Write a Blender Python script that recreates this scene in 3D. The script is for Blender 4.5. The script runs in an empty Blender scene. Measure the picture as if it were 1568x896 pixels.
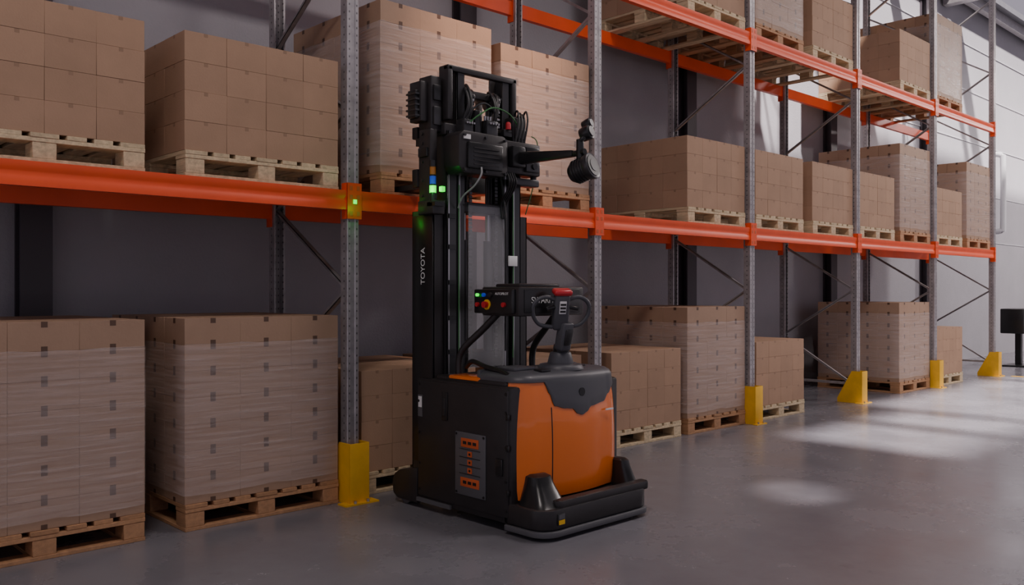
import bpy, bmesh, math, random
from mathutils import Vector, Matrix
random.seed(7)
scene = bpy.context.scene
rad = math.radians

# ------------------------------------------------------------------ materials
def principled(name):
    m = bpy.data.materials.new(name); m.use_nodes = True
    nt = m.node_tree; b = nt.nodes["Principled BSDF"]
    return m, nt, b

def mat(name, col, rough=0.5, metal=0.0, var=0.0, vscale=6.0, bump=0.0, bscale=60.0,
        stretch=(1,1,1), coat=0.0, emit=None, estr=0.0, island=0.0, rvar=0.0):
    m, nt, b = principled(name)
    b.inputs["Base Color"].default_value = (*col, 1)
    b.inputs["Roughness"].default_value = rough
    b.inputs["Metallic"].default_value = metal
    b.inputs["Coat Weight"].default_value = coat
    if emit:
        b.inputs["Emission Color"].default_value = (*emit, 1)
        b.inputs["Emission Strength"].default_value = estr
    tc = nt.nodes.new("ShaderNodeTexCoord")
    mp = nt.nodes.new("ShaderNodeMapping"); mp.inputs["Scale"].default_value = stretch
    nt.links.new(tc.outputs["Object"], mp.inputs["Vector"])
    if var > 0 or rvar > 0:
        n = nt.nodes.new("ShaderNodeTexNoise"); n.inputs["Scale"].default_value = vscale
        n.inputs["Detail"].default_value = 6; n.inputs["Roughness"].default_value = 0.6
        nt.links.new(mp.outputs[0], n.inputs["Vector"])
        if var > 0:
            r = nt.nodes.new("ShaderNodeMapRange")
            r.inputs[1].default_value = 0.3; r.inputs[2].default_value = 0.7
            r.inputs[3].default_value = 1 - var; r.inputs[4].default_value = 1 + var
            nt.links.new(n.outputs["Fac"], r.inputs[0])
            val = r.outputs[0]
            if island > 0:
                g = nt.nodes.new("ShaderNodeNewGeometry")
                r2 = nt.nodes.new("ShaderNodeMapRange")
                r2.inputs[3].default_value = 1 - island; r2.inputs[4].default_value = 1 + island
                nt.links.new(g.outputs["Random Per Island"], r2.inputs[0])
                mu = nt.nodes.new("ShaderNodeMath"); mu.operation = 'MULTIPLY'
                nt.links.new(val, mu.inputs[0]); nt.links.new(r2.outputs[0], mu.inputs[1])
                val = mu.outputs[0]
            vm = nt.nodes.new("ShaderNodeVectorMath"); vm.operation = 'SCALE'
            vm.inputs[0].default_value = col
            nt.links.new(val, vm.inputs["Scale"])
            nt.links.new(vm.outputs[0], b.inputs["Base Color"])
        if rvar > 0:
            r3 = nt.nodes.new("ShaderNodeMapRange")
            r3.inputs[1].default_value = 0.3; r3.inputs[2].default_value = 0.7
            r3.inputs[3].default_value = rough - rvar; r3.inputs[4].default_value = rough + rvar
            nt.links.new(n.outputs["Fac"], r3.inputs[0])
            nt.links.new(r3.outputs[0], b.inputs["Roughness"])
    if bump > 0:
        n2 = nt.nodes.new("ShaderNodeTexNoise"); n2.inputs["Scale"].default_value = bscale
        n2.inputs["Detail"].default_value = 4
        nt.links.new(mp.outputs[0], n2.inputs["Vector"])
        bp = nt.nodes.new("ShaderNodeBump"); bp.inputs["Strength"].default_value = bump
        bp.inputs["Distance"].default_value = 0.01
        nt.links.new(n2.outputs["Fac"], bp.inputs["Height"])
        nt.links.new(bp.outputs[0], b.inputs["Normal"])
    return m

M = {}
M['card'] = mat("cardboard", (0.40,0.247,0.158), 0.75, var=0.06, vscale=4, island=0.06, bump=0.1, bscale=90)
M['card2']=mat("carton_tab",(0.29,0.175,0.11),0.7)
M['cardw'] = mat("cardboard_under_film", (0.39,0.248,0.165), 0.6, var=0.06, vscale=4, island=0.03, bump=0.1, bscale=60)
M['tape'] = mat("brown_tape", (0.11,0.06,0.038), 0.4)
M['pine'] = mat("pine_wood", (0.60,0.47,0.30), 0.75, var=0.28, vscale=5, stretch=(6,1,8), bump=0.3, bscale=40, island=0.12)
M['oak'] = mat("brown_wood", (0.45,0.24,0.12), 0.7, var=0.2, vscale=5, stretch=(6,1,8), bump=0.3, bscale=40, island=0.12)
M['orange'] = mat("rack_orange_paint", (0.88,0.09,0.018), 0.42, var=0.06, vscale=3)
M['galvd'] = mat("galvanised_brace", (0.40,0.38,0.39), 0.42, metal=0.6, var=0.15, vscale=14)
M['yellow'] = mat("yellow_guard_paint", (0.86,0.47,0.02), 0.5, var=0.08, vscale=9)
M['blk'] = mat("black_powdercoat", (0.024,0.021,0.022), 0.40, var=0.15, vscale=8, bump=0.05, bscale=300)
M['blk2'] = mat("black_plastic", (0.014,0.014,0.015), 0.28)
M['rail'] = mat("mast_steel", (0.065,0.064,0.067), 0.3, metal=0.6)
M['steel'] = mat("bright_steel", (0.45,0.44,0.45), 0.3, metal=0.9)
M['grey'] = mat("dark_grey_plastic", (0.072,0.073,0.084), 0.42, bump=0.04, bscale=300)
M['skirt'] = mat("grey_rubber", (0.10,0.10,0.11), 0.6)
M['hood'] = mat("orange_hood_paint", (0.86,0.175,0.008), 0.26, coat=0.5)
M['white'] = mat("white_print", (0.8,0.8,0.8), 0.5)
M['plate'] = mat("grey_plate", (0.13,0.13,0.14), 0.45, metal=0.3)
M['lab'] = mat("orange_label", (0.6,0.11,0.03), 0.5)
M['red'] = mat("red_plastic", (0.55,0.015,0.025), 0.35, coat=0.3)
M['ybtn'] = mat("yellow_button", (0.85,0.5,0.02), 0.4)
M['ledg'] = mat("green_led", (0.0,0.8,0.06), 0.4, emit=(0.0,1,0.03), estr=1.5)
M['ledb'] = mat("blue_lamp", (0.02,0.07,0.6), 0.3, emit=(0.03,0.1,1), estr=0.15)
M['ledo'] = mat("amber_lamp", (0.45,0.14,0.02), 0.3)
M['hose'] = mat("rubber_hose", (0.02,0.02,0.022), 0.45)
M['cable'] = mat("grey_cable", (0.30,0.30,0.31), 0.45)
M['gcable'] = mat("green_cable", (0.05,0.20,0.06), 0.5)
M['col'] = mat("dark_column_paint", (0.065,0.055,0.066), 0.5)
M['trim'] = mat("light_trim", (0.55,0.55,0.58), 0.5)
M['lamp'] = mat("fill_lamp_diffuser", (0.8,0.8,0.8), 0.5, emit=(1,0.93,0.88), estr=2)  # glowing face of the added fill lamps
M['roof'] = mat("roof_sheet", (0.16,0.16,0.18), 0.6, var=0.08)

def holes_mat():
    m, nt, b = principled("galvanised_perforated")
    b.inputs["Metallic"].default_value = 0.5; b.inputs["Roughness"].default_value = 0.4
    tc = nt.nodes.new("ShaderNodeTexCoord"); sep = nt.nodes.new("ShaderNodeSeparateXYZ")
    nt.links.new(tc.outputs["Object"], sep.inputs[0])
    def math_(op, a, bb=None):
        n = nt.nodes.new("ShaderNodeMath"); n.operation = op
        for i, v in enumerate((a, bb)):
            if v is None: continue
            if isinstance(v, (int, float)): n.inputs[i].default_value = v
            else: nt.links.new(v, n.inputs[i])
        return n.outputs[0]
    fz = math_('FRACT', math_('MULTIPLY', sep.outputs[2], 20.0))
    dz = math_('ABSOLUTE', math_('SUBTRACT', fz, 0.5))
    inz = math_('LESS_THAN', dz, 0.13)
    dx = math_('ABSOLUTE', math_('SUBTRACT', math_('ABSOLUTE', sep.outputs[0]), 0.029))
    inx = math_('LESS_THAN', dx, 0.0045)
    h = math_('MULTIPLY', inz, inx)
    dy = math_('ABSOLUTE', math_('SUBTRACT', sep.outputs[1], 0.035))
    iny = math_('LESS_THAN', dy, 0.006)
    inz2 = math_('LESS_THAN', dz, 0.12)
    side = math_('GREATER_THAN', math_('ABSOLUTE', sep.outputs[0]), 0.0445)
    h2 = math_('MULTIPLY', math_('MULTIPLY', iny, inz2), side)
    hh = math_('MULTIPLY', math_('MAXIMUM', h, h2), 0.75)
    n = nt.nodes.new("ShaderNodeTexNoise"); n.inputs["Scale"].default_value = 14; n.inputs["Detail"].default_value = 5
    nt.links.new(tc.outputs["Object"], n.inputs["Vector"])
    cr = nt.nodes.new("ShaderNodeValToRGB")
    cr.color_ramp.elements[0].position = .3; cr.color_ramp.elements[0].color = (.34,.32,.33,1)
    cr.color_ramp.elements[1].position = .7; cr.color_ramp.elements[1].color = (.50,.47,.48,1)
    nt.links.new(n.outputs["Fac"], cr.inputs[0])
    mx = nt.nodes.new("ShaderNodeMixRGB"); mx.inputs[2].default_value = (.04,.04,.04,1)
    nt.links.new(hh, mx.inputs[0]); nt.links.new(cr.outputs[0], mx.inputs[1])
    nt.links.new(mx.outputs[0], b.inputs["Base Color"])
    return m
M['galv'] = holes_mat()

def film_mat():
    m, nt, b = principled("stretch_film")
    b.inputs["Base Color"].default_value = (0.80,0.70,0.67,1)
    b.inputs["Roughness"].default_value = 0.22
    tc = nt.nodes.new("ShaderNodeTexCoord")
    mp = nt.nodes.new("ShaderNodeMapping"); mp.inputs["Scale"].default_value = (1.2,1.2,24)
    mp.inputs["Rotation"].default_value = (0.05,0.04,0)
    nt.links.new(tc.outputs["Object"], mp.inputs[0])
    n = nt.nodes.new("ShaderNodeTexNoise"); n.inputs["Scale"].default_value = 2.5; n.inputs["Detail"].default_value = 7
    nt.links.new(mp.outputs[0], n.inputs["Vector"])
    r = nt.nodes.new("ShaderNodeMapRange"); r.inputs[1].default_value=.3; r.inputs[2].default_value=.75
    r.inputs[3].default_value=.14; r.inputs[4].default_value=.38
    nt.links.new(n.outputs["Fac"], r.inputs[0]); nt.links.new(r.outputs[0], b.inputs["Alpha"])
    bp = nt.nodes.new("ShaderNodeBump"); bp.inputs["Strength"].default_value=.6; bp.inputs["Distance"].default_value=.01
    nt.links.new(n.outputs["Fac"], bp.inputs["Height"]); nt.links.new(bp.outputs[0], b.inputs["Normal"])
    return m
M['film'] = film_mat()
m, nt, b = principled("clear_shield"); b.inputs["Base Color"].default_value=(.75,.75,.78,1)
b.inputs["Alpha"].default_value=.18; b.inputs["Roughness"].default_value=.12; M['clear']=m

def floor_mat():
    m, nt, b = principled("polished_concrete")
    tc = nt.nodes.new("ShaderNodeTexCoord")
    n1 = nt.nodes.new("ShaderNodeTexNoise"); n1.inputs["Scale"].default_value=.9; n1.inputs["Detail"].default_value=9; n1.inputs["Roughness"].default_value=.65
    n2 = nt.nodes.new("ShaderNodeTexNoise"); n2.inputs["Scale"].default_value=3.2; n2.inputs["Detail"].default_value=9; n2.inputs["Roughness"].default_value=.72
    for n in (n1,n2): nt.links.new(tc.outputs["Object"], n.inputs["Vector"])
    cr = nt.nodes.new("ShaderNodeValToRGB")
    cr.color_ramp.elements[0].position=.3; cr.color_ramp.elements[0].color=(.162,.158,.178,1)
    cr.color_ramp.elements[1].position=.72; cr.color_ramp.elements[1].color=(.220,.214,.24,1)
    nt.links.new(n1.outputs["Fac"], cr.inputs[0])
    cr2 = nt.nodes.new("ShaderNodeValToRGB")
    cr2.color_ramp.elements[0].position=.27; cr2.color_ramp.elements[0].color=(.72,.72,.72,1)
    cr2.color_ramp.elements[1].position=.40; cr2.color_ramp.elements[1].color=(1,1,1,1)
    nt.links.new(n2.outputs["Fac"], cr2.inputs[0])
    mx = nt.nodes.new("ShaderNodeMixRGB"); mx.blend_type='MULTIPLY'; mx.inputs[0].default_value=1
    nt.links.new(cr.outputs[0], mx.inputs[1]); nt.links.new(cr2.outputs[0], mx.inputs[2])
    nt.links.new(mx.outputs[0], b.inputs["Base Color"])
    r = nt.nodes.new("ShaderNodeMapRange"); r.inputs[1].default_value=.3; r.inputs[2].default_value=.7
    r.inputs[3].default_value=.16; r.inputs[4].default_value=.34
    nt.links.new(n1.outputs["Fac"], r.inputs[0]); nt.links.new(r.outputs[0], b.inputs["Roughness"])
    bp = nt.nodes.new("ShaderNodeBump"); bp.inputs["Strength"].default_value=.06; bp.inputs["Distance"].default_value=.02
    nt.links.new(n2.outputs["Fac"], bp.inputs["Height"]); nt.links.new(bp.outputs[0], b.inputs["Normal"])
    return m
M['floor'] = floor_mat()
M['wall'] = mat("wall_panel_paint", (0.37,0.36,0.39), 0.7, var=0.05, vscale=1.5, bump=0.35, bscale=45)

# ------------------------------------------------------------------ mesh builder
class MB:
    def __init__(s): s.v=[]; s.f=[]; s.m=[]; s.keys=[]
    def mi(s,k):
        if k not in s.keys: s.keys.append(k)
        return s.keys.index(k)
    def addbm(s, bm, k, mtx=None):
        i=s.mi(k); o=len(s.v); bm.verts.index_update()
        for v in bm.verts:
            s.v.append(tuple((mtx @ v.co) if mtx else v.co))
        for f in bm.faces:
            s.f.append([o+v.index for v in f.verts]); s.m.append(i)
        bm.free()
    def box(s,x0,x1,y0,y1,z0,z1,k,bev=0.0,seg=2,mtx=None):
        bm=bmesh.new(); bmesh.ops.create_cube(bm,size=1)
        for v in bm.verts:
            v.co=Vector(((x0+x1)/2+v.co.x*(x1-x0),(y0+y1)/2+v.co.y*(y1-y0),(z0+z1)/2+v.co.z*(z1-z0)))
        if bev>0: bmesh.ops.bevel(bm,geom=bm.edges[:],offset=bev,segments=seg,affect='EDGES',profile=.5)
        s.addbm(bm,k,mtx)
    def cyl(s,p0,p1,r0,k,r1=None,seg=20,bev=0):
        p0=Vector(p0);p1=Vector(p1); d=p1-p0; r1=r0 if r1 is None else r1
        bm=bmesh.new(); bmesh.ops.create_cone(bm,cap_ends=True,segments=seg,radius1=r0,radius2=r1,depth=d.length)
        if bev>0:
            ed=[e for e in bm.edges if abs(e.verts[0].co.z-e.verts[1].co.z)<1e-5]
            bmesh.ops.bevel(bm,geom=ed,offset=bev,segments=2,affect='EDGES',profile=.5)
        q=Vector((0,0,1)).rotation_difference(d.normalized())
        s.addbm(bm,k,Matrix.Translation((p0+p1)/2)@q.to_matrix().to_4x4())
    def sph(s,c,r,k,sc=(1,1,1)):
        bm=bmesh.new(); bmesh.ops.create_uvsphere(bm,u_segments=20,v_segments=12,radius=r)
        s.addbm(bm,k,Matrix.Translation(c)@Matrix.Diagonal((*sc,1)))
    def prism(s,pts,axis,a,b,k,bev=0):
        bm=bmesh.new()
        def P(p,t):
            if axis=='z': return (p[0],p[1],t)
            if axis=='x': return (t,p[0],p[1])
            return (p[0],t,p[1])
        A=[bm.verts.new(P(p,a)) for p in pts]; B=[bm.verts.new(P(p,b)) for p in pts]
        bm.faces.new(A); bm.faces.new(B[::-1]); n=len(pts)
        for i in range(n): bm.faces.new((A[i],B[i],B[(i+1)%n],A[(i+1)%n]))
        bmesh.ops.recalc_face_normals(bm,faces=bm.faces[:])
        if bev>0: bmesh.ops.bevel(bm,geom=bm.edges[:],offset=bev,segments=2,affect='EDGES',profile=.5)
        s.addbm(bm,k)
    def tube(s,pts,r,k,seg=10,smooth=True,closed=False):
        P=[Vector(p) for p in pts]
        if smooth and len(P)>2:
            Q=[];n=len(P)
            rng=range(n if closed else n-1)
            for i in rng:
                g=(lambda j:P[j%n]) if closed else (lambda j:P[max(0,min(n-1,j))])
                p0,p1,p2,p3=g(i-1),g(i),g(i+1),g(i+2)
                for t in (0,.2,.4,.6,.8):
                    Q.append(.5*((2*p1)+(-p0+p2)*t+(2*p0-5*p1+4*p2-p3)*t*t+(-p0+3*p1-3*p2+p3)*t**3))
            if not closed: Q.append(P[-1])
            P=Q
        i0=len(s.v); n=len(P); k=s.mi(k)
        ref=None
        for i in range(n):
            a=P[(i-1)%n] if (closed or i>0) else P[i]; b_=P[(i+1)%n] if (closed or i<n-1) else P[i]
            d=(b_-a).normalized()
            if ref is None:
                ref=d.orthogonal().normalized()
            else:
                ref=(ref-d*ref.dot(d)).normalized()
            w=d.cross(ref)
            for j in range(seg):
                t=2*math.pi*j/seg
                s.v.append(tuple(P[i]+ref*math.cos(t)*r+w*math.sin(t)*r))
        for i in range(n if closed else n-1):
            for j in range(seg):
                a=i0+i*seg+j;b_=i0+i*seg+(j+1)%seg;c=i0+((i+1)%n)*seg+(j+1)%seg;d=i0+((i+1)%n)*seg+j
                s.f.append([a,b_,c,d]); s.m.append(k)
        if not closed:
            s.f.append([i0+j for j in range(seg)][::-1]); s.m.append(k)
            s.f.append([i0+(n-1)*seg+j for j in range(seg)]); s.m.append(k)
    def mesh(s,name,origin=(0,0,0),angle=38):
        me=bpy.data.meshes.new(name); o=Vector(origin)
        me.from_pydata([tuple(Vector(v)-o) for v in s.v],[],s.f)
        for k in s.keys: me.materials.append(M[k])
        me.polygons.foreach_set("material_index",s.m)
        me.polygons.foreach_set("use_smooth",[True]*len(s.f))
        me.update(); me.set_sharp_from_angle(angle=rad(angle))
        return me
    def obj(s,name,origin=(0,0,0),parent=None,angle=38):
        ob=bpy.data.objects.new(name,s.mesh(name,origin,angle)); scene.collection.objects.link(ob)
        if parent: ob.parent=parent
        else: ob.location=origin
        return ob

def empty(name,loc):
    e=bpy.data.objects.new(name,None); e.location=loc; e.empty_display_size=.2
    scene.collection.objects.link(e); return e
def link(name,me,parent=None,loc=(0,0,0)):
    o=bpy.data.objects.new(name,me); scene.collection.objects.link(o); o.location=loc
    if parent: o.parent=parent
    return o

# ------------------------------------------------------------------ room
mb=MB(); mb.box(-8,32,-16,1.75,-.2,0,'floor'); mb.obj("floor")
mb=MB(); mb.box(-8,32,1.65,1.85,0,7.4,'wall'); mb.obj("wall_back")
mb=MB(); mb.box(32,32.2,-16,1.85,0,7.4,'wall'); mb.obj("wall_right")
mb=MB()
for z in (2.45,3.45,4.5,5.55,6.5):
    mb.box(13.5,32,1.635,1.652,z,z+.018,'trim')
mb.obj("trim_1")
mb=MB()
for x in (-2.1,1.75,5.6,9.35,13.2,17.0,24.6):
    mb.box(x-.10,x+.10,1.51,1.53,0,7.4,'col'); mb.box(x-.10,x+.10,1.63,1.65,0,7.4,'col'); mb.box(x-.012,x+.012,1.53,1.63,0,7.4,'col')
mb.obj("trim_2")
# ceiling with added skylight openings, sized to throw the sun patches
holes=[(12.6,15.2,-.75,1.25),(15.6,18.2,-.75,1.25),(18.7,25.5,-1.1,1.25),(9.5,11.8,-1.2,-.10),
       (4.4,7.0,-7.4,-5.9),(7.2,12.5,-7.4,-5.4),(2.1,2.5,-7.3,-7.0)]
xs=sorted({-8,32}|{h[0] for h in holes}|{h[1] for h in holes}); ys=sorted({-16,1.85}|{h[2] for h in holes}|{h[3] for h in holes})
mb=MB()
for i in range(len(xs)-1):
    for j in range(len(ys)-1):
        cx=(xs[i]+xs[i+1])/2; cy=(ys[j]+ys[j+1])/2
        if any(h[0]<cx<h[1] and h[2]<cy<h[3] for h in holes): continue
        mb.box(xs[i],xs[i+1],ys[j],ys[j+1],7.4,7.52,'roof')
for y in (-13,-10,-7.7,-5,-2,1.45): mb.box(-8,32,y-.06,y+.06,7.2,7.4,'galvd')
for x in range(-6,32,6): mb.box(x-.1,x+.1,-16,1.6,7.0,7.22,'galvd')
mb.obj("ceiling")

# ------------------------------------------------------------------ racking
POST=[.77+2.5*i for i in range(7)]
L=[2.08,4.15]; RY=1.06; TOP=6.9
rack=empty("pallet_racking",(0,0,0))
pp=[(-.046,0),(-.046,.075),(-.030,.075),(-.030,.060),(-.040,.052),(-.040,.008),(-.036,.003),(-.016,.003),(-.012,.010),(.012,.010),(.016,.003),(.036,.003),(.040,.008),(.040,.052),(.030,.060),(.030,.075),(.046,.075),(.046,0),(.042,-.004),(.020,-.004),(.014,.004),(-.014,.004),(-.020,-.004),(-.042,-.004)]
up=MB(); up.prism(pp,'z',.0,TOP,'galv'); up.box(-.07,.07,-.04,.10,0,.008,'galvd')
for px in (-.05,.05): up.cyl((px,-.02,.008),(px,-.02,.022),.01,'steel',seg=6)
upm=up.mesh("upright_post")
br=MB()
nodes=[]
side=0; z=.22
while z<TOP-.2:
    nodes.append((.04 if side==0 else RY-.04, z)); side^=1; z+=.6
for (a,za),(b_,zb) in zip(nodes[:-1],nodes[1:]):
    d=Vector((0,b_-a,zb-za)); ln=d.length
    mt=Matrix.Translation((0,a,za))@Vector((0,1,0)).rotation_difference(d.normalized()).to_matrix().to_4x4()
    br.box(-.018,.018,0,ln,-.003,.003,'galvd',mtx=mt); br.box(-.018,-.013,0,ln,-.02,.003,'galvd',mtx=mt); br.box(.013,.018,0,ln,-.02,.003,'galvd',mtx=mt)
    br.cyl((-.04,a,za),(.04,a,za),.01,'steel',seg=8)
br.box(-.018,.018,.04,RY-.04,.22,.25,'galvd'); br.box(-.018,.018,.04,RY-.04,TOP-.15,TOP-.12,'galvd')
brm=br.mesh("frame_bracing")
for i,x in enumerate(POST):
    link("front_post_%d"%i,upm,rack,(x,0,0))
    o=link("rear_post_%d"%i,upm,rack,(x,RY,0)); o.rotation_euler=(0,0,math.pi)
    link("bracing_%d"%i,brm,rack,(x,0,0))
bm_=MB()
bp_=[(-.012,.0),(.040,0),(.040,.13),(-.012,.13),(-.012,.088),(-.006,.080),(-.006,.05),(-.012,.042)]
bm_.prism([(p[0],p[1]-.13) for p in bp_],'x',.05,2.45,'orange')
for s0,s1 in ((.048,.056),(2.444,2.452)):
    bm_.box(s0,s1,-.02,.05,-.19,.05,'orange')
for s0,s1 in ((.0,.056),(2.444,2.5)):
    bm_.box(s0,s1,-.022,-.015,-.19,.05,'orange')
    for zz in (-.17,-.06,.0):
        bm_.box((s0+s1)/2-.012,(s0+s1)/2+.012,-.024,-.021,zz,zz+.03,'lab')
bmm=bm_.mesh("load_beam")
for li,z in enumerate(L):
    for i in range(6):
        link("front_beam_%d_%d"%(li,i),bmm,rack,(POST[i],0,z))
        o=link("rear_beam_%d_%d"%(li,i),bmm,rack,(POST[i]+2.5,RY,z)); o.rotation_euler=(0,0,math.pi)
def guard(x,gus):
    mb=MB()
    mb.box(x-.075,x+.075,-.085,-.075,0,.40,'yellow',.003)
    if gus:
        for sx in (-.075,.067):
            mb.prism([(-.08,0),(.24,0),(.24,.05),(.05,.40),(-.08,.40)],'x',x+sx,x+sx+.008,'yellow')
        mb.box(x-.13,x+.13,-.12,-.02,0,.01,'yellow')
        mb.box(x-.067,x+.067,.105,.15,0.001,.01,'yellow')
    else:
        for sx in (-.075,.067): mb.box(x+sx,x+sx+.008,-.08,.05,0,.40,'yellow')
        mb.box(x-.1,x+.1,-.12,-.07,0,.01,'yellow')
    for px in (-.05,.05): mb.cyl((x+px,-.105,.01),(x+px,-.105,.028),.011,'steel',seg=6)
    mb.obj("rack_post_guard",(x,0,0))
for i,x in enumerate(POST):
    guard(x, i in (0,1,4,6))

# ------------------------------------------------------------------ pallets and loads
PW,PD,PH=1.04,1.2,.155
def pallet_mesh(k):
    p=MB(); r=random.Random(3)
    for y in (0,PD-.11): p.box(0,PW,y,y+.11,0,.022,k,.002,1)
    for x in (0,PW/2-.055,PW-.11): p.box(x,x+.11,.11,PD-.11,0,.022,k,.002,1)
    for x in (0,PW/2-.06,PW-.12):
        for y in (0,PD/2-.07,PD-.14): p.box(x+.002,x+.118,y+.003,y+.137,.022,.108,k,.003,1)
    for y in (0,PD/2-.07,PD-.14): p.box(0,PW,y,y+.14,.108,.131,k,.002,1)
    ws=[.135,.1,.1,.14,.1,.1,.135]; gap=(PW-sum(ws))/6; x=0
    for w in ws:
        p.box(x,x+w,r.uniform(-.004,.004),PD+r.uniform(-.004,.004),.131,PH,k,.002,1); x+=w+gap
    return p.mesh("pallet_"+k)
PM={'pine':pallet_mesh('pine'),'oak':pallet_mesh('oak')}
def carton_mesh(nx,ny,nl,h,k,seed,tab):
    p=MB(); r=random.Random(seed); w=(PW)/nx; d=(PD-.02)/ny
    big=tab=='big'; g_=.0003; bv=.0012 if big else .0016
    for l in range(nl):
        for i in range(nx):
            for j in range(ny):
                if 0<i<nx-1 and 0<j<ny-1 and l<nl-1: continue
                ox=r.uniform(-.0012,.0012) if not big else 0; oy=r.uniform(-.0015,.0015)
                x=i*w+ox; y=.01+j*d+oy; z=l*h
                p.box(x+g_,x+w-g_,y+g_,y+d-g_,z+g_,z+h-g_,k,bv,1)
                cx=x+w/2
                if big:
                    if j==0:
                        p.box(cx-.016,cx+.016,y-.0006,y+.002,z+h-.030,z+h+.0,'tape')
                        p.box(cx-.016,cx+.016,y-.0006,y+.002,z,z+.026,'tape')
                    if i==0:
                        cy=y+d/2
                        p.box(x-.0006,x+.002,cy-.016,cy+.016,z+h-.030,z+h,'tape'); p.box(x-.0006,x+.002,cy-.016,cy+.016,z,z+.026,'tape')
                else:
                    if j==0: p.box(cx-.012,cx+.012,y-.0003,y+.002,z+h-.022,z+h-.001,'card2')
                    if i==0: p.box(x-.0003,x+.002,y+d/2-.012,y+d/2+.012,z+h-.022,z+h-.001,'card2')
    return p.mesh("cartons_%d"%seed)
CM={'box':[carton_mesh(4,4,4,.175,'card',s,'small') for s in (1,2,3)],
    'w7':[carton_mesh(3,4,7,.156,'cardw',s,'big') for s in (4,5)],
    'w8':[carton_mesh(3,4,8,.150,'cardw',s,'big') for s in (6,7)],
    'w9':[carton_mesh(3,4,8,.140,'cardw',s,'big') for s in (8,9)]}
def film_mesh(top,seed):
    r=random.Random(seed); me=bpy.data.meshes.new("stretch_film"); bm=bmesh.new()
    e=.007; x0,x1,y0,y1=-e,PW+e,-e+.008,PD-.008+e
    ring=[]
    N=10
    c=.02
    for i in range(N): ring.append((x0+c+(x1-x0-2*c)*i/(N-1),y0))
    for i in range(N): ring.append((x1,y0+c+(y1-y0-2*c)*i/(N-1)))
    for i in range(N): ring.append((x1-c-(x1-x0-2*c)*i/(N-1),y1))
    for i in range(N): ring.append((x0,y1-c-(y1-y0-2*c)*i/(N-1)))
    z0,z1=.05,top-.15; R=16; rows=[]
    for a in range(R+1):
        z=z0+(z1-z0)*a/R
        rows.append([bm.verts.new((x+r.uniform(-.0,.003)*(-1 if x<PW/2 else 1),y+r.uniform(0,.003)*(-1 if y<PD/2 else 1),z+(r.uniform(-.006,.006) if a in(0,R) else 0))) for x,y in ring])
    n=len(ring)
    for a in range(R):
        for i in range(n):
            f=bm.faces.new((rows[a][i],rows[a][(i+1)%n],rows[a+1][(i+1)%n],rows[a+1][i])); f.smooth=True
    bm.to_mesh(me); bm.free(); me.materials.append(M['film']); return me
FM={'w7':film_mesh(1.09,1),'w8':film_mesh(1.2,2),'w9':film_mesh(1.12,3)}
cnt=0
def load(x,z,kind,wood,y=.03):
    global cnt; cnt+=1
    e=empty("wrapped_carton_pallet" if kind!='box' else "carton_pallet",(x,y,z))
    link("pallet_base",PM[wood],e)
    ms=CM[kind]; link("carton_stack",ms[cnt%len(ms)],e,(0,0,PH+.001))
    if kind!='box': link("film",FM[kind],e,(0,0,PH))
B,P_,O='box','pine','oak'
for a in [(.87,0,'w7',O),(2.14,0,'w7',O),(3.40,0,B,P_,.08),(4.62,0,B,P_,.08),(6.0,0,B,P_),(7.15,0,'w7',O),(8.42,0,B,P_),(12.1,0,'w7',O),(13.4,0,B,P_)]: load(*a)
z=2.081
for a in [(.87,z,B,P_),(2.14,z,B,P_),(3.52,z,'w8',O),(4.66,z,'w9',O),(7.15,z,B,P_),(8.4,z,B,P_),(9.66,z,B,P_),(10.9,z,B,P_),(12.12,z,'w8',O),(13.38,z,B,P_),(14.62,z,'w8',O)]: load(*a)
z=4.151
for a in [(7.15,z,B,P_),(8.4,z,'w8',O),(9.66,z,B,P_),(12.12,z,B,P_),(13.38,z,'w8',O)]: load(*a)

# ------------------------------------------------------------------ stacker truck
T0=(3.96,-.9,0)
truck=empty("pallet_stacker_truck",T0)
def part(mb,name,angle=38): return mb.obj(name,T0,truck,angle)
XL,XR=3.47,4.45
# chassis
c=MB()
c.box(XL+.01,XR-.01,-1.32,-.43,.05,.85,'blk',.02)
c.box(XL,XL+.02,-1.30,-.45,.09,.835,'blk',.008)
c.box(XR-.02,XR,-1.30,-.45,.09,.835,'blk',.008)
c.box(XL+.03,XR-.03,-1.25,-.60,.84,.875,'blk',.012)
c.box(XL-.006,XL+.002,-.755,-.70,.60,.775,'blk2',.003); c.box(XL-.010,XL,-.742,-.713,.63,.74,'hose',.003)
c.box(XL-.002,XL+.001,-.50,-.455,.60,.74,'plate'); c.box(XL-.003,XL,-.495,-.46,.66,.73,'white')
c.box(XL-.008,XL,-1.115,-.835,.165,.55,'plate',.006)
for z0,w in ((.46,.16),(.22,.17)):
    c.box(XL-.011,XL-.007,-.975-w/2,-.975+w/2,z0,z0+.055,'lab',.001)
    for dy in (-.045,0,.045): c.box(XL-.0118,XL-.0105,-.975+dy-.016,-.975+dy+.016,z0+.018,z0+.037,'blk2')
for i in range(3):
    c.box(XL-.011,XL-.007,-.995,-.955,.305+i*.05,.337+i*.05,'lab')
    c.box(XL-.0118,XL-.0105,-.983,-.967,.314+i*.05,.328+i*.05,'blk2')
for i in range(4): c.box(XL-.011,XL-.007,-1.07,-.88,.297+i*.05,.3+i*.05,'blk2')
for y in (-1.10,-.85):
    for z_ in (.18,.535): c.cyl((XL-.012,y,z_),(XL-.006,y,z_),.008,'blk2',seg=8)
c.box(XL-.012,XL,-1.262,-1.205,.33,.43,'blk2',.004)
for y in (-1.285,-.465):
    for z_ in (.13,.30,.50,.70,.81): c.cyl((XL-.004,y,z_),(XL+.002,y,z_),.009,'blk2',seg=8)
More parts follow.
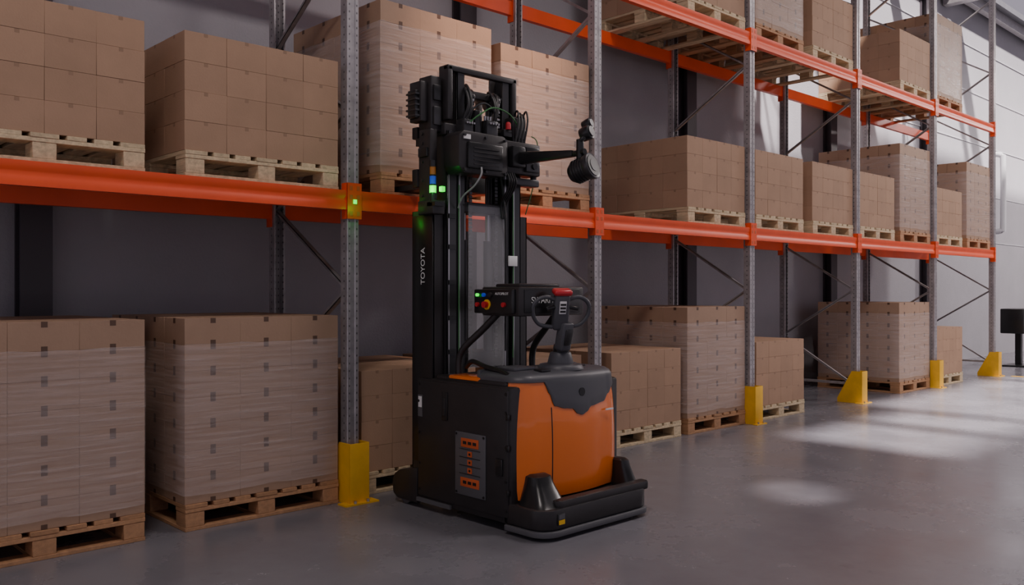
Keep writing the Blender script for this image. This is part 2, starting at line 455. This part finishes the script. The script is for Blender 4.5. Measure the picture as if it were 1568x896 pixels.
for z_ in (.22,.48,.66): c.box(XL-.014,XL,-1.318,-1.295,z_,z_+.035,'blk2',.004)
part(c,"chassis")
f=MB()
for x0,x1 in ((XL,XL+.16),(XR-.16,XR)):
    f.prism([(-.44,.03),(-.22,.03),(-.175,.06),(-.165,.13),(-.19,.19),(-.25,.225),(-.36,.245),(-.44,.26)],'x',x0,x1,'blk',.010)
    f.cyl((x0+.03,-.28,.065),(x1-.03,-.28,.065),.065,'skirt',seg=20)
    f.box(x0-.004,x0+.01,-.78,-.44,.05,.075,'skirt')
f.cyl((3.90,-1.15,.09),(4.02,-1.15,.09),.09,'skirt',seg=24)
part(f,"support_feet")
def rrect(x0,x1,y0,y1,r,n=6,front=True):
    pts=[]
    for cx,cy,a0 in ((x1-r,y0+r,-90),(x1-.01,y1-.01,0),(x0+.01,y1-.01,90),(x0+r,y0+r,180)):
        rr=r if cy==y0+r else .01
        for i in range(n+1):
            a=rad(a0+90*i/n); pts.append((cx+rr*math.cos(a),cy+rr*math.sin(a)))
    return pts
b=MB()
b.prism(rrect(XL-.005,XR+.01,-1.60,-1.27,.12),'z',.022,.055,'skirt',.006)
b.prism(rrect(XL+.005,XR,-1.585,-1.27,.11),'z',.06,.175,'blk',.012)
b.prism(rrect(XL+.14,XR-.005,-1.575,-1.50,.03),'z',.16,.215,'blk',.012)
def hump(cx,cy,w,d,z0,z1,tx,ty,tw,td,k='blk2'):
    n=16; rows=8; o=len(b.v); mi=b.mi(k)
    for r_ in range(rows+1):
        t=r_/rows
        x=cx+(tx-cx)*t; y=cy+(ty-cy)*t; W_=w+(tw-w)*(t**.7); D_=d+(td-d)*(t**.7); z_=z0+(z1-z0)*t
        if r_==rows: W_*=.75; D_*=.75
        elif r_==rows-1: z_=z1-.012
        for i in range(n):
            a=2*math.pi*i/n; ca,sa=math.cos(a),math.sin(a)
            sx=math.copysign(abs(ca)**.6,ca); sy=math.copysign(abs(sa)**.6,sa)
            b.v.append((x+W_/2*sx,y+D_/2*sy,z_))
    for r_ in range(rows):
        for i in range(n):
            b.f.append([o+r_*n+i,o+r_*n+(i+1)%n,o+(r_+1)*n+(i+1)%n,o+(r_+1)*n+i]); b.m.append(mi)
    b.f.append([o+rows*n+i for i in range(n)]); b.m.append(mi)
hump(3.62,-1.44,.27,.27,.16,.345,3.63,-1.38,.13,.11)
hump(4.36,-1.44,.12,.22,.16,.345,4.36,-1.40,.07,.10)
b.box(3.585,3.645,-1.592,-1.58,.085,.15,'blk2',.004); b.box(3.592,3.638,-1.596,-1.59,.09,.115,'ybtn'); b.box(3.592,3.638,-1.596,-1.59,.12,.145,'skirt')
part(b,"rear_bumper")
def zb(x):
    K=[(3.4,.872),(3.70,.868),(3.735,.80),(3.765,.725),(3.85,.705),(3.905,.70),(3.95,.665),(3.99,.655),(4.03,.668),(4.08,.70),(4.22,.715),(4.28,.76),(4.34,.80),(4.6,.86)]
    for (a,va),(b_,vb) in zip(K[:-1],K[1:]):
        if a<=x<=b_:
            t=(x-a)/(b_-a); t=t*t*(3-2*t); return va+(vb-va)*t
    return .87
path=[]
x0,x1,yr,yf,R=3.49,4.43,-1.385,-1.0,.16
for i in range(6): path.append((x0,yf+(yr+R-yf)*i/6,-1,0))
for i in range(13):
    a=rad(180+90*i/12); path.append((x0+R+R*math.cos(a),yr+R+R*math.sin(a),math.cos(a),math.sin(a)))
for i in range(1,48):
    t=i/48; path.append((x0+R+(x1-x0-2*R)*t,yr-.035*math.sin(math.pi*t),0,-1))
for i in range(13):
    a=rad(270+90*i/12); path.append((x1-R+R*math.cos(a),yr+R+R*math.sin(a),math.cos(a),math.sin(a)))
for i in range(1,7): path.append((x1,yr+R+(yf-yr-R)*i/6,1,0))
def ins(z): return .012*((z-.45)/.4)**2 if z<.45 else .03*((z-.45)/.45)**2
h=MB(); ko=h.mi('hood'); kg=h.mi('grey')
rowsO=12; rowsG=6
base=len(h.v)
for (x,y,nx,ny) in path:
    Z=zb(x)
    col=[]
    for r_ in range(rowsO+1):
        z_=.19+(Z-.19)*r_/rowsO; e=ins(z_)+(.004 if r_ in(0,rowsO) else 0); col.append((x-nx*e,y-ny*e,z_))
    for r_ in range(rowsG+1):
        z_=Z+.001+(.885-Z)*r_/rowsG; e=ins(z_)-.006+(.004 if r_==0 else 0); col.append((x-nx*e,y-ny*e,z_))
    for e,z_ in ((.035,.905),(.06,.920),(.10,.928),(.15,.931)):
        col.append((x-nx*e,y-ny*e,z_))
    h.v.extend(col)
nc=rowsO+1+rowsG+1+4
for i in range(len(path)-1):
    for r_ in range(nc-1):
        a=base+i*nc+r_; h.f.append([a,a+nc,a+nc+1,a+1]); h.m.append(ko if r_<rowsO else kg)
top=[base+i*nc+nc-1 for i in range(len(path))]
h.f.append(top); h.m.append(kg)
h.box(3.52,4.40,-1.0,-.97,.2,.93,'grey',.01)
h.box(3.50,3.66,-1.02,-.72,.845,.885,'hood',.015); 
seam=[]
for (x,y,nx,ny) in path:
    if abs(x-3.745)<.007:
        for k_ in range(8):
            z_=.2+(.72-.2)*k_/7; e=ins(z_); seam.append((x-nx*e,y-ny*e-.0005,z_))
        break
if seam: h.tube(seam,.0035,'blk2',6)
h.cyl((3.99,-1.412,.795),(3.99,-1.405,.795),.026,'blk2',seg=20)
h.box(4.22,4.29,-1.407,-1.400,.66,.67,'white')
h.box(4.10,4.20,-1.25,-1.12,.93,.94,'blk2',.003)
h.box(3.72,3.80,-1.33,-1.26,.925,.94,'blk2',.003)
h.box(3.60,3.78,-1.22,-1.05,.925,.95,'grey',.01)
part(h,"motor_hood",30)
# tiller
t=MB()
t.cyl((4.0,-1.22,.92),(4.0,-1.22,.955),.15,'grey',r1=.13,seg=32,bev=.008)
t.cyl((4.0,-1.22,.95),(4.0,-1.22,1.03),.085,'grey',r1=.065,seg=28,bev=.01)
t.cyl((4.0,-1.22,1.0),(4.0,-1.23,1.07),.05,'blk2',seg=24)
mt=Matrix.Translation((3.975,-1.26,1.06))@Matrix.Rotation(rad(12),4,'X')
t.box(-.045,.045,-.035,.035,-.02,.16,'grey',.015,3,mtx=mt)
t.box(-.03,.03,-.045,-.03,.02,.12,'blk2',.006,mtx=mt)
mt=Matrix.Translation((3.935,-1.285,1.285))@Matrix.Rotation(rad(-28),4,'Z')@Matrix.Rotation(rad(14),4,'X')
t.box(-.05,.05,-.03,.035,-.12,.11,'grey',.02,3,mtx=mt)
t.box(-.022,.022,-.036,-.028,-.01,.07,'white',.003,mtx=mt)
for i in range(3): t.box(-.018,.018,-.038,-.034,.0+i*.022,.012+i*.022,'blk2',mtx=mt)
t.box(-.06,.06,-.035,.045,.10,.14,'red',.018,3,mtx=mt)
for sx in (-1,1):
    lp=[(sx*.05,0,.075),(sx*.10,0,.09),(sx*.15,0,.075),(sx*.183,0,.03),(sx*.175,0,-.03),(sx*.13,0,-.085),(sx*.05,0,-.10)]
    t.tube([mt@Vector(p) for p in lp],.013,'grey',12)
    t.tube([mt@Vector(p) for p in ((sx*.045,-.01,.03),(sx*.08,-.02,.025),(sx*.10,-.02,.02))],.013,'blk2')
part(t,"tiller_handle")
# control console
k=MB()
k.box(3.66,4.24,-1.20,-.86,1.255,1.435,'blk',.012)
k.box(3.70,4.20,-1.206,-1.195,1.275,1.42,'blk2',.004)
k.box(3.63,3.68,-1.17,-.82,1.27,1.42,'blk2',.008)
k.box(3.74,4.10,-1.12,-.9,1.43,1.455,'blk',.01)
for y,z_,kk,r_ in ((-.86,1.385,'ledg',.010),(-.92,1.385,'ledb',.012),(-.98,1.385,'blk',.015),(-.86,1.325,'red',.014)):
    k.cyl((3.632,y,z_),(3.615,y,z_),r_,kk,seg=16)
k.cyl((3.632,-.945,1.325),(3.624,-.945,1.325),.032,'ybtn',seg=24); k.cyl((3.625,-.945,1.325),(3.598,-.945,1.325),.020,'red',seg=20)
k.cyl((3.632,-1.10,1.325),(3.615,-1.10,1.325),.015,'red',seg=16)
k.tube([(3.69,-.98,1.27),(3.66,-.86,1.16),(3.62,-.74,1.05),(3.61,-.70,.97),(3.61,-.70,.86)],.022,'blk',12)
k.tube([(4.22,-.98,1.27),(4.24,-.86,1.16),(4.26,-.74,1.05),(4.27,-.70,.97),(4.27,-.70,.86)],.022,'blk',12)
k.tube([(3.60,-.78,.93),(3.585,-.86,.97),(3.57,-1.00,.945),(3.56,-1.14,.93),(3.55,-1.23,.90),(3.55,-1.27,.84)],.016,'blk2',12)
k.box(3.95,4.07,-.86,-.62,1.30,1.37,'blk',.01)
part(k,"control_console")
# mast
m_=MB()
def rail(x0,x1,y0,y1,z0,z1,op,kk='rail'):
    th=.014
    m_.box(x0,x1,y0,y0+th,z0,z1,kk,.003,1); m_.box(x0,x1,y1-th,y1,z0,z1,kk,.003,1)
    if op>0: m_.box(x0,x0+th,y0,y1,z0,z1,kk,.003,1)
    else: m_.box(x1-th,x1,y0,y1,z0,z1,kk,.003,1)
rail(3.50,3.585,-.57,-.35,.1,1.93,1,'blk'); rail(3.595,3.675,-.60,-.42,.1,2.45,1); rail(3.685,3.755,-.585,-.44,.12,2.88,1)
rail(4.265,4.345,-.57,-.35,.1,1.93,-1,'blk'); rail(4.175,4.255,-.60,-.42,.1,2.45,-1); rail(4.095,4.165,-.585,-.44,.12,2.88,-1)
m_.box(3.497,3.503,-.565,-.355,.3,1.90,'blk2',.002)
for x in (3.60,3.69,4.10,4.18): m_.box(x,x+.010,-.604,-.600,.85,2.4,'steel')
for z_ in (1.0,1.22,1.45,1.68,1.88): m_.box(3.60,3.66,-.612,-.603,z_,z_+.03,'blk2')
m_.box(3.60,4.22,-.60,-.55,2.84,2.88,'blk',.010); m_.box(3.60,3.645,-.60,-.50,2.52,2.88,'blk',.012); m_.box(4.175,4.22,-.60,-.50,2.52,2.88,'blk',.012)
m_.box(3.58,4.26,-.59,-.42,2.42,2.50,'blk',.01); m_.box(3.58,4.26,-.58,-.40,1.93,2.00,'blk',.01); m_.box(3.52,4.33,-.56,-.38,.9,1.0,'blk',.01)
m_.box(3.70,4.12,-.56,-.45,2.70,2.75,'blk',.008)
for x in (3.72,3.80,4.02,4.10): m_.cyl((x,-.575,2.725),(x,-.56,2.725),.012,'steel',seg=6)
for x in (3.81,4.04):
    m_.cyl((x,-.50,.3),(x,-.50,1.75),.035,'rail'); m_.cyl((x,-.50,1.75),(x,-.50,2.68),.022,'steel')
    m_.cyl((x-.03,-.53,2.70),(x+.03,-.53,2.70),.065,'rail',seg=28,bev=.005); m_.cyl((x-.034,-.53,2.70),(x+.034,-.53,2.70),.02,'steel',seg=16)
    for i in range(70):
        z_=.95+i*.025; m_.box(x-.012,x+.012,-.582,-.574,z_,z_+.019,'blk2' if i%2 else 'rail')
    for i in range(11):
        z_=2.44+i*.025; m_.box(x-.014,x+.014,-.605,-.594,z_,z_+.018,'steel' if i%2 else 'rail',.003,1)
part(m_,"mast")
g=MB(); g.box(3.765,4.09,-.612,-.608,.9,1.98,'clear'); g.box(3.76,4.095,-.614,-.606,1.975,1.985,'blk2'); part(g,"clear_shield")
# carriage and forks
q=MB()
q.prism([(3.56,2.20),(3.60,2.16),(3.94,2.16),(3.98,2.20),(3.98,2.40),(3.95,2.43),(3.60,2.43),(3.56,2.40)],'y',-.76,-.60,'blk',.010)
q.box(3.62,3.92,-.785,-.755,2.19,2.36,'blk2',.012); q.box(3.595,3.65,-.768,-.758,2.375,2.405,'white')
for x in (3.60,3.78,3.95):
    for z_ in (2.18,2.40): q.cyl((x,-.775,z_),(x,-.758,z_),.010,'rail',seg=6)
for i in range(5): q.box(3.66,3.88,-.789,-.784,2.215+i*.026,2.222+i*.026,'blk')
q.box(3.98,4.33,-.72,-.58,2.20,2.42,'blk',.012); q.box(4.02,4.14,-.77,-.70,2.24,2.38,'blk2',.01); q.box(4.17,4.30,-.745,-.70,2.22,2.30,'rail',.008); q.box(4.17,4.30,-.745,-.70,2.32,2.39,'blk2',.008)
q.cyl((4.24,-.76,2.26),(4.24,-.74,2.26),.022,'blk2',seg=20); q.cyl((4.32,-.66,2.16),(4.32,-.66,2.30),.022,'blk2')
q.box(4.12,4.34,-.70,-.60,2.13,2.18,'rail',.008)
q.box(3.46,3.56,-.62,-.46,1.90,1.99,'blk',.01); q.box(3.47,3.53,-.58,-.46,1.96,2.45,'blk',.01)
for z_ in (2.02,2.12,2.24,2.36,2.42): q.cyl((3.462,-.50,z_),(3.475,-.50,z_),.010,'rail',seg=6)
q.box(3.455,3.475,-.56,-.47,2.27,2.33,'blk2',.005)
q.box(3.44,3.50,-.52,-.40,2.50,2.76,'blk',.008); q.box(3.41,3.45,-.50,-.42,2.52,2.70,'blk2',.006)
q.box(3.50,3.59,-.55,-.42,2.44,2.80,'blk',.01); q.box(3.515,3.575,-.565,-.545,2.48,2.60,'rail',.005); q.box(3.515,3.575,-.565,-.545,2.64,2.74,'blk2',.005)
for i in range(5): q.box(3.405,3.445,-.51,-.41,2.53+i*.035,2.542+i*.035,'rail')
q.box(4.12,4.25,-.66,-.58,2.42,2.60,'blk',.012); q.box(4.135,4.235,-.675,-.655,2.45,2.52,'rail',.006); q.box(4.02,4.10,-.68,-.60,2.45,2.50,'blk2',.008)
q.cyl((4.06,-.68,2.50),(4.06,-.68,2.535),.018,'red'); q.sph((4.06,-.68,2.535),.018,'red')
q.box(3.68,3.76,-.67,-.58,2.42,2.53,'rail',.01); q.box(3.86,3.96,-.69,-.60,2.44,2.54,'rail',.01); q.box(3.78,3.84,-.66,-.60,2.43,2.60,'blk2',.008)
for i in range(4):
    q.cyl((3.69+i*.02,-.672,2.50),(3.69+i*.02,-.69,2.50),.007,'steel',seg=6); q.cyl((3.875+i*.024,-.692,2.515),(3.875+i*.024,-.71,2.515),.008,'steel',seg=6)
    q.cyl((3.875+i*.024,-.65,2.54),(3.875+i*.024,-.65,2.57),.009,'steel',seg=6)
q.box(3.55,4.37,-.34,-.28,2.10,2.22,'blk',.008); q.box(3.55,4.37,-.34,-.28,2.42,2.50,'blk',.008)
for x in (3.60,3.78,4.10,4.30): q.box(x,x+.04,-.33,-.29,2.1,2.80,'blk',.005)
q.box(3.60,4.34,-.33,-.29,2.76,2.80,'blk',.005)
for x0_ in (3.70,4.21):
    q.box(x0_,x0_+.12,-.28,-.24,2.112,2.55,'rail',.005)
    q.prism([(-.28,2.112),(.95,2.118),(1.0,2.125),(.95,2.138),(-.28,2.155)],'x',x0_,x0_+.12,'rail')
q.box(3.64,3.70,-.60,-.30,2.3,2.4,'blk'); q.box(4.16,4.22,-.60,-.30,2.3,2.4,'blk')
part(q,"lift_carriage")
hz=MB()
rr=random.Random(5)
for i in range(6):
    x=3.72+i*.022+ (.16 if i>2 else 0); j=rr.uniform(-.02,.03)
    hz.tube([(x,-.60,2.38),(x-.01,-.63,2.52),(x+rr.uniform(-.02,.03),-.645,2.62+j),(x+.03,-.60,2.72+j),(x+.05,-.54,2.74+j),(x+.05,-.53,2.6),(x+.05,-.53,2.0)],rr.choice((.007,.009,.010)),'hose',8)
hz.tube([(3.70,-.66,2.52),(3.74,-.70,2.60),(3.83,-.70,2.64),(3.92,-.69,2.60),(3.94,-.66,2.54)],.007,'hose',8)
hz.tube([(3.72,-.66,2.50),(3.78,-.71,2.56),(3.90,-.71,2.62),(4.05,-.70,2.60),(4.16,-.67,2.54)],.005,'gcable',8)
for i in range(4):
    x=4.12+i*.028; j=rr.uniform(-.02,.02)
    hz.tube([(x,-.62,2.2),(x,-.68,2.4),(x+.03,-.69,2.56+j),(x+.06,-.64,2.64+j),(x+.085,-.58,2.58),(x+.09,-.56,2.3)],.007,'hose',8)
for i in range(4): hz.tube([(4.00+i*.02,-.73,2.2),(4.01+i*.02,-.745,2.14),(4.03+i*.018,-.70,2.08),(4.05+i*.015,-.62,2.0),(4.06+i*.012,-.62,1.9)],.007,'hose',8)
hz.tube([(4.36,-.6,2.5),(4.40,-.62,2.45),(4.41,-.6,2.25),(4.38,-.58,2.1),(4.35,-.55,1.95)],.004,'gcable',8)
hz.tube([(3.72,-.79,2.20),(3.70,-.81,2.15),(3.67,-.78,2.08),(3.66,-.68,2.02),(3.67,-.62,1.95)],.006,'cable',8)
hz.tube([(3.685,-.61,2.1),(3.682,-.612,1.5),(3.685,-.61,.95)],.004,'gcable',8)
hz.tube([(4.17,-.61,2.1),(4.172,-.612,1.5),(4.17,-.61,.95)],.004,'gcable',8)
hz.tube([(4.02,-.62,2.3),(4.06,-.64,2.0),(4.10,-.615,1.7),(4.1,-.61,1.0)],.007,'hose',8)
part(hz,"hydraulic_hoses")
s_=MB()
s_.cyl((3.475,-.60,1.97),(3.475,-.60,2.24),.016,'blk2',seg=16)
s_.cyl((3.475,-.60,2.15),(3.475,-.60,2.20),.020,'ledo',seg=16); s_.cyl((3.475,-.60,2.09),(3.475,-.60,2.14),.020,'ledb',seg=16)
s_.cyl((3.475,-.60,2.035),(3.475,-.60,2.08),.022,'ledg',seg=16); s_.cyl((3.475,-.60,2.20),(3.475,-.60,2.24),.023,'blk2',seg=16)
s_.box(3.50,3.53,-.66,-.63,2.04,2.075,'ledg',.004)
s_.box(3.46,3.54,-.64,-.56,1.95,1.975,'blk2')
part(s_,"signal_lights")
# camera arm
a_=MB(); dz_=-.038
a_.prism([(-.60,2.25),(-.60,2.35),(-.75,2.345),(-1.24,2.30),(-1.24,2.26),(-.80,2.26)],'x',4.08,4.13,'blk2',.008)
def Z(p): return (p[0],p[1],p[2]+dz_)
a_.cyl(Z((4.105,-1.24,2.315)),Z((4.105,-1.33,2.32)),.02,'blk2')
a_.cyl(Z((4.105,-1.29,2.24)),Z((4.105,-1.29,2.40)),.024,'blk2',seg=20)
C0=Vector(Z((4.095,-1.225,2.185))); D0=Vector((.17,-.85,.25)).normalized()
def along(t_): return C0+D0*t_
a_.cyl(along(0),along(.03),.05,'blk2',r1=.07,seg=28,bev=.004)
a_.cyl(along(.03),along(.12),.072,'blk',seg=32,bev=.004)
for i in range(4): a_.cyl(along(.04+i*.02),along(.048+i*.02),.078,'blk2',seg=32)
a_.cyl(along(.12),along(.165),.080,'rail',r1=.086,seg=32,bev=.004)
a_.cyl(along(.163),along(.169),.068,'blk2',seg=32)
a_.cyl(along(.169),along(.172),.04,'rail',seg=24)
a_.cyl(Z((4.105,-1.29,2.20)),Z((4.105,-1.29,2.28)),.018,'blk2')
a_.tube([Z(p) for p in ((4.105,-1.29,2.38),(4.10,-1.31,2.40),(4.13,-1.32,2.42))],.016,'blk2')
C0=Vector(Z((4.135,-1.30,2.435)))
a_.cyl(along(-.02),along(.05),.044,'blk2',r1=.048,seg=28,bev=.006); a_.cyl(along(.05),along(.058),.034,'rail',seg=24)
C0=Vector(Z((4.16,-1.29,2.498)))
a_.cyl(along(-.02),along(.04),.030,'blk2',r1=.036,seg=24,bev=.004); a_.cyl(along(.04),along(.045),.024,'rail',seg=20)
a_.sph(Z((4.145,-1.30,2.465)),.03,'blk2')
a_.box(4.04,4.17,-.66,-.58,2.22,2.40,'blk',.01)
part(a_,"camera_arm")
l_=MB(); l_.box(4.12,4.20,-.625,-.612,1.58,1.65,'white',.002); l_.box(3.478,3.497,-.48,-.42,2.35,2.40,'blk2')
part(l_,"mast_label")
def text(name,body,size,mtx,ext=.0008):
    cu=bpy.data.curves.new(name,'FONT'); cu.body=body; cu.size=size; cu.extrude=ext; cu.align_x='LEFT'
    o=bpy.data.objects.new(name,cu); scene.collection.objects.link(o)
    cu.materials.append(M['white']); o.parent=truck
    o.matrix_local=Matrix.Translation(-Vector(T0))@mtx
    return o
text("console_lettering","SWARM",.055,Matrix.Translation((3.755,-1.208,1.335))@Matrix.Rotation(rad(90),4,'X'))
text("console_side_lettering","AUTOPILOT",.022,Matrix.Translation((3.626,-1.02,1.385))@Matrix.Rotation(rad(-90),4,'Z')@Matrix.Rotation(rad(90),4,'X'))
R3=Matrix(((0,0,-1,0),(0,1,0,0),(1,0,0,0),(0,0,0,1)))
text("mast_lettering","TOYOTA",.058,Matrix.Translation((3.495,-.49,1.45))@R3)

# ------------------------------------------------------------------ small things
mb=MB(); mb.box(3.255,3.285,-.030,-.026,1.99,2.02,'ledg',.002); mb.obj("green_glow_spot",(3.27,0,2.0))  # glowing patch, stands for green lamp light reflected off the post
mb=MB(); mb.box(15.9,16.0,-6,-.2,0.0005,.003,'yellow'); mb.obj("floor_marking")
mb=MB(); mb.box(17.8,18.6,.15,.55,.62,1.08,'blk2',.02); mb.box(18.15,18.25,.3,.4,.02,.63,'blk2'); mb.box(17.9,18.5,.15,.55,0,.03,'blk2',.01); mb.box(17.85,18.55,.14,.155,.68,1.02,'rail',.004); mb.obj("charging_station",(18.2,.35,0))
mb=MB(); mb.tube([(20.8,1.63,2.7),(20.8,1.45,2.72),(20.8,1.42,2.85),(20.8,1.42,4.2),(20.8,1.45,4.35),(20.8,1.63,4.4)],.06,'trim',12); mb.obj("wall_pipe",(20.8,1.5,3))

# added fill lamps, out of view, hung from the roof beams
def lamp(x,y,e,col=(1,.89,.86),sx=1.6,sy=.8):
    mb=MB(); mb.box(x-sx/2,x+sx/2,y-sy/2,y+sy/2,6.72,6.8,'trim',.01); mb.box(x-sx/2+.05,x+sx/2-.05,y-sy/2+.05,y+sy/2-.05,6.712,6.722,'lamp')
    for dy in (-.3,.3): mb.cyl((x,y+dy,6.8),(x,y+dy,7.0),.006,'steel',seg=6)
    mb.obj("fill_lamp",(x,y,6.8))
    ld=bpy.data.lights.new("fill_light",'AREA'); ld.shape='RECTANGLE'; ld.size=sx; ld.size_y=sy; ld.energy=e; ld.color=col
    lo=bpy.data.objects.new("fill_light",ld); scene.collection.objects.link(lo); lo.location=(x,y,6.70)
for x,e in ((0,118),(6,112),(12,140),(18,340),(24,850)): lamp(x,-3.2,e)
sp=bpy.data.lights.new("warm_spot",'SPOT'); sp.energy=1250; sp.color=(1,.66,.50); sp.spot_size=rad(30); sp.spot_blend=1; sp.shadow_soft_size=.25  # added spot without a fixture, for the warm glow on the upper loads
so=bpy.data.objects.new("warm_spot_light",sp); scene.collection.objects.link(so); so.location=(5.2,-2.2,6.6)
so.rotation_euler=(Vector((4.7,.03,3.45))-Vector(so.location)).to_track_quat('-Z','Y').to_euler()
gp=bpy.data.lights.new("signal_glow",'POINT'); gp.energy=.25; gp.color=(.05,1,.1); gp.shadow_soft_size=.02
go=bpy.data.objects.new("signal_glow",gp); scene.collection.objects.link(go); go.location=(3.43,-.64,2.05)
gp=bpy.data.lights.new("post_glow",'POINT'); gp.energy=.22; gp.color=(.0,1,.05); gp.shadow_soft_size=.02  # added point light for the green spot on the post
go=bpy.data.objects.new("post_glow",gp); scene.collection.objects.link(go); go.location=(3.27,-.10,1.96)
sl=bpy.data.lights.new("sun",'SUN'); sl.energy=15; sl.angle=rad(3.0); sl.color=(1,.90,.87)
su=bpy.data.objects.new("sun",sl); scene.collection.objects.link(su)
su.rotation_euler=Vector((.35,.54,-.77)).to_track_quat('-Z','Y').to_euler(); su.location=(0,-10,20)
w=bpy.data.worlds.new("world"); scene.world=w; w.use_nodes=True
bg=w.node_tree.nodes["Background"]; bg.inputs[0].default_value=(.67,.605,.72,1); bg.inputs[1].default_value=.57

# ------------------------------------------------------------------ camera
cd=bpy.data.cameras.new("camera"); cam=bpy.data.objects.new("camera",cd); scene.collection.objects.link(cam)
cam.location=(0,-4.98,1.41); cam.rotation_euler=(rad(90),0,rad(-43.6))
cd.sensor_width=36; cd.lens=36*1340/1568; cd.shift_y=-.0016
scene.camera=cam
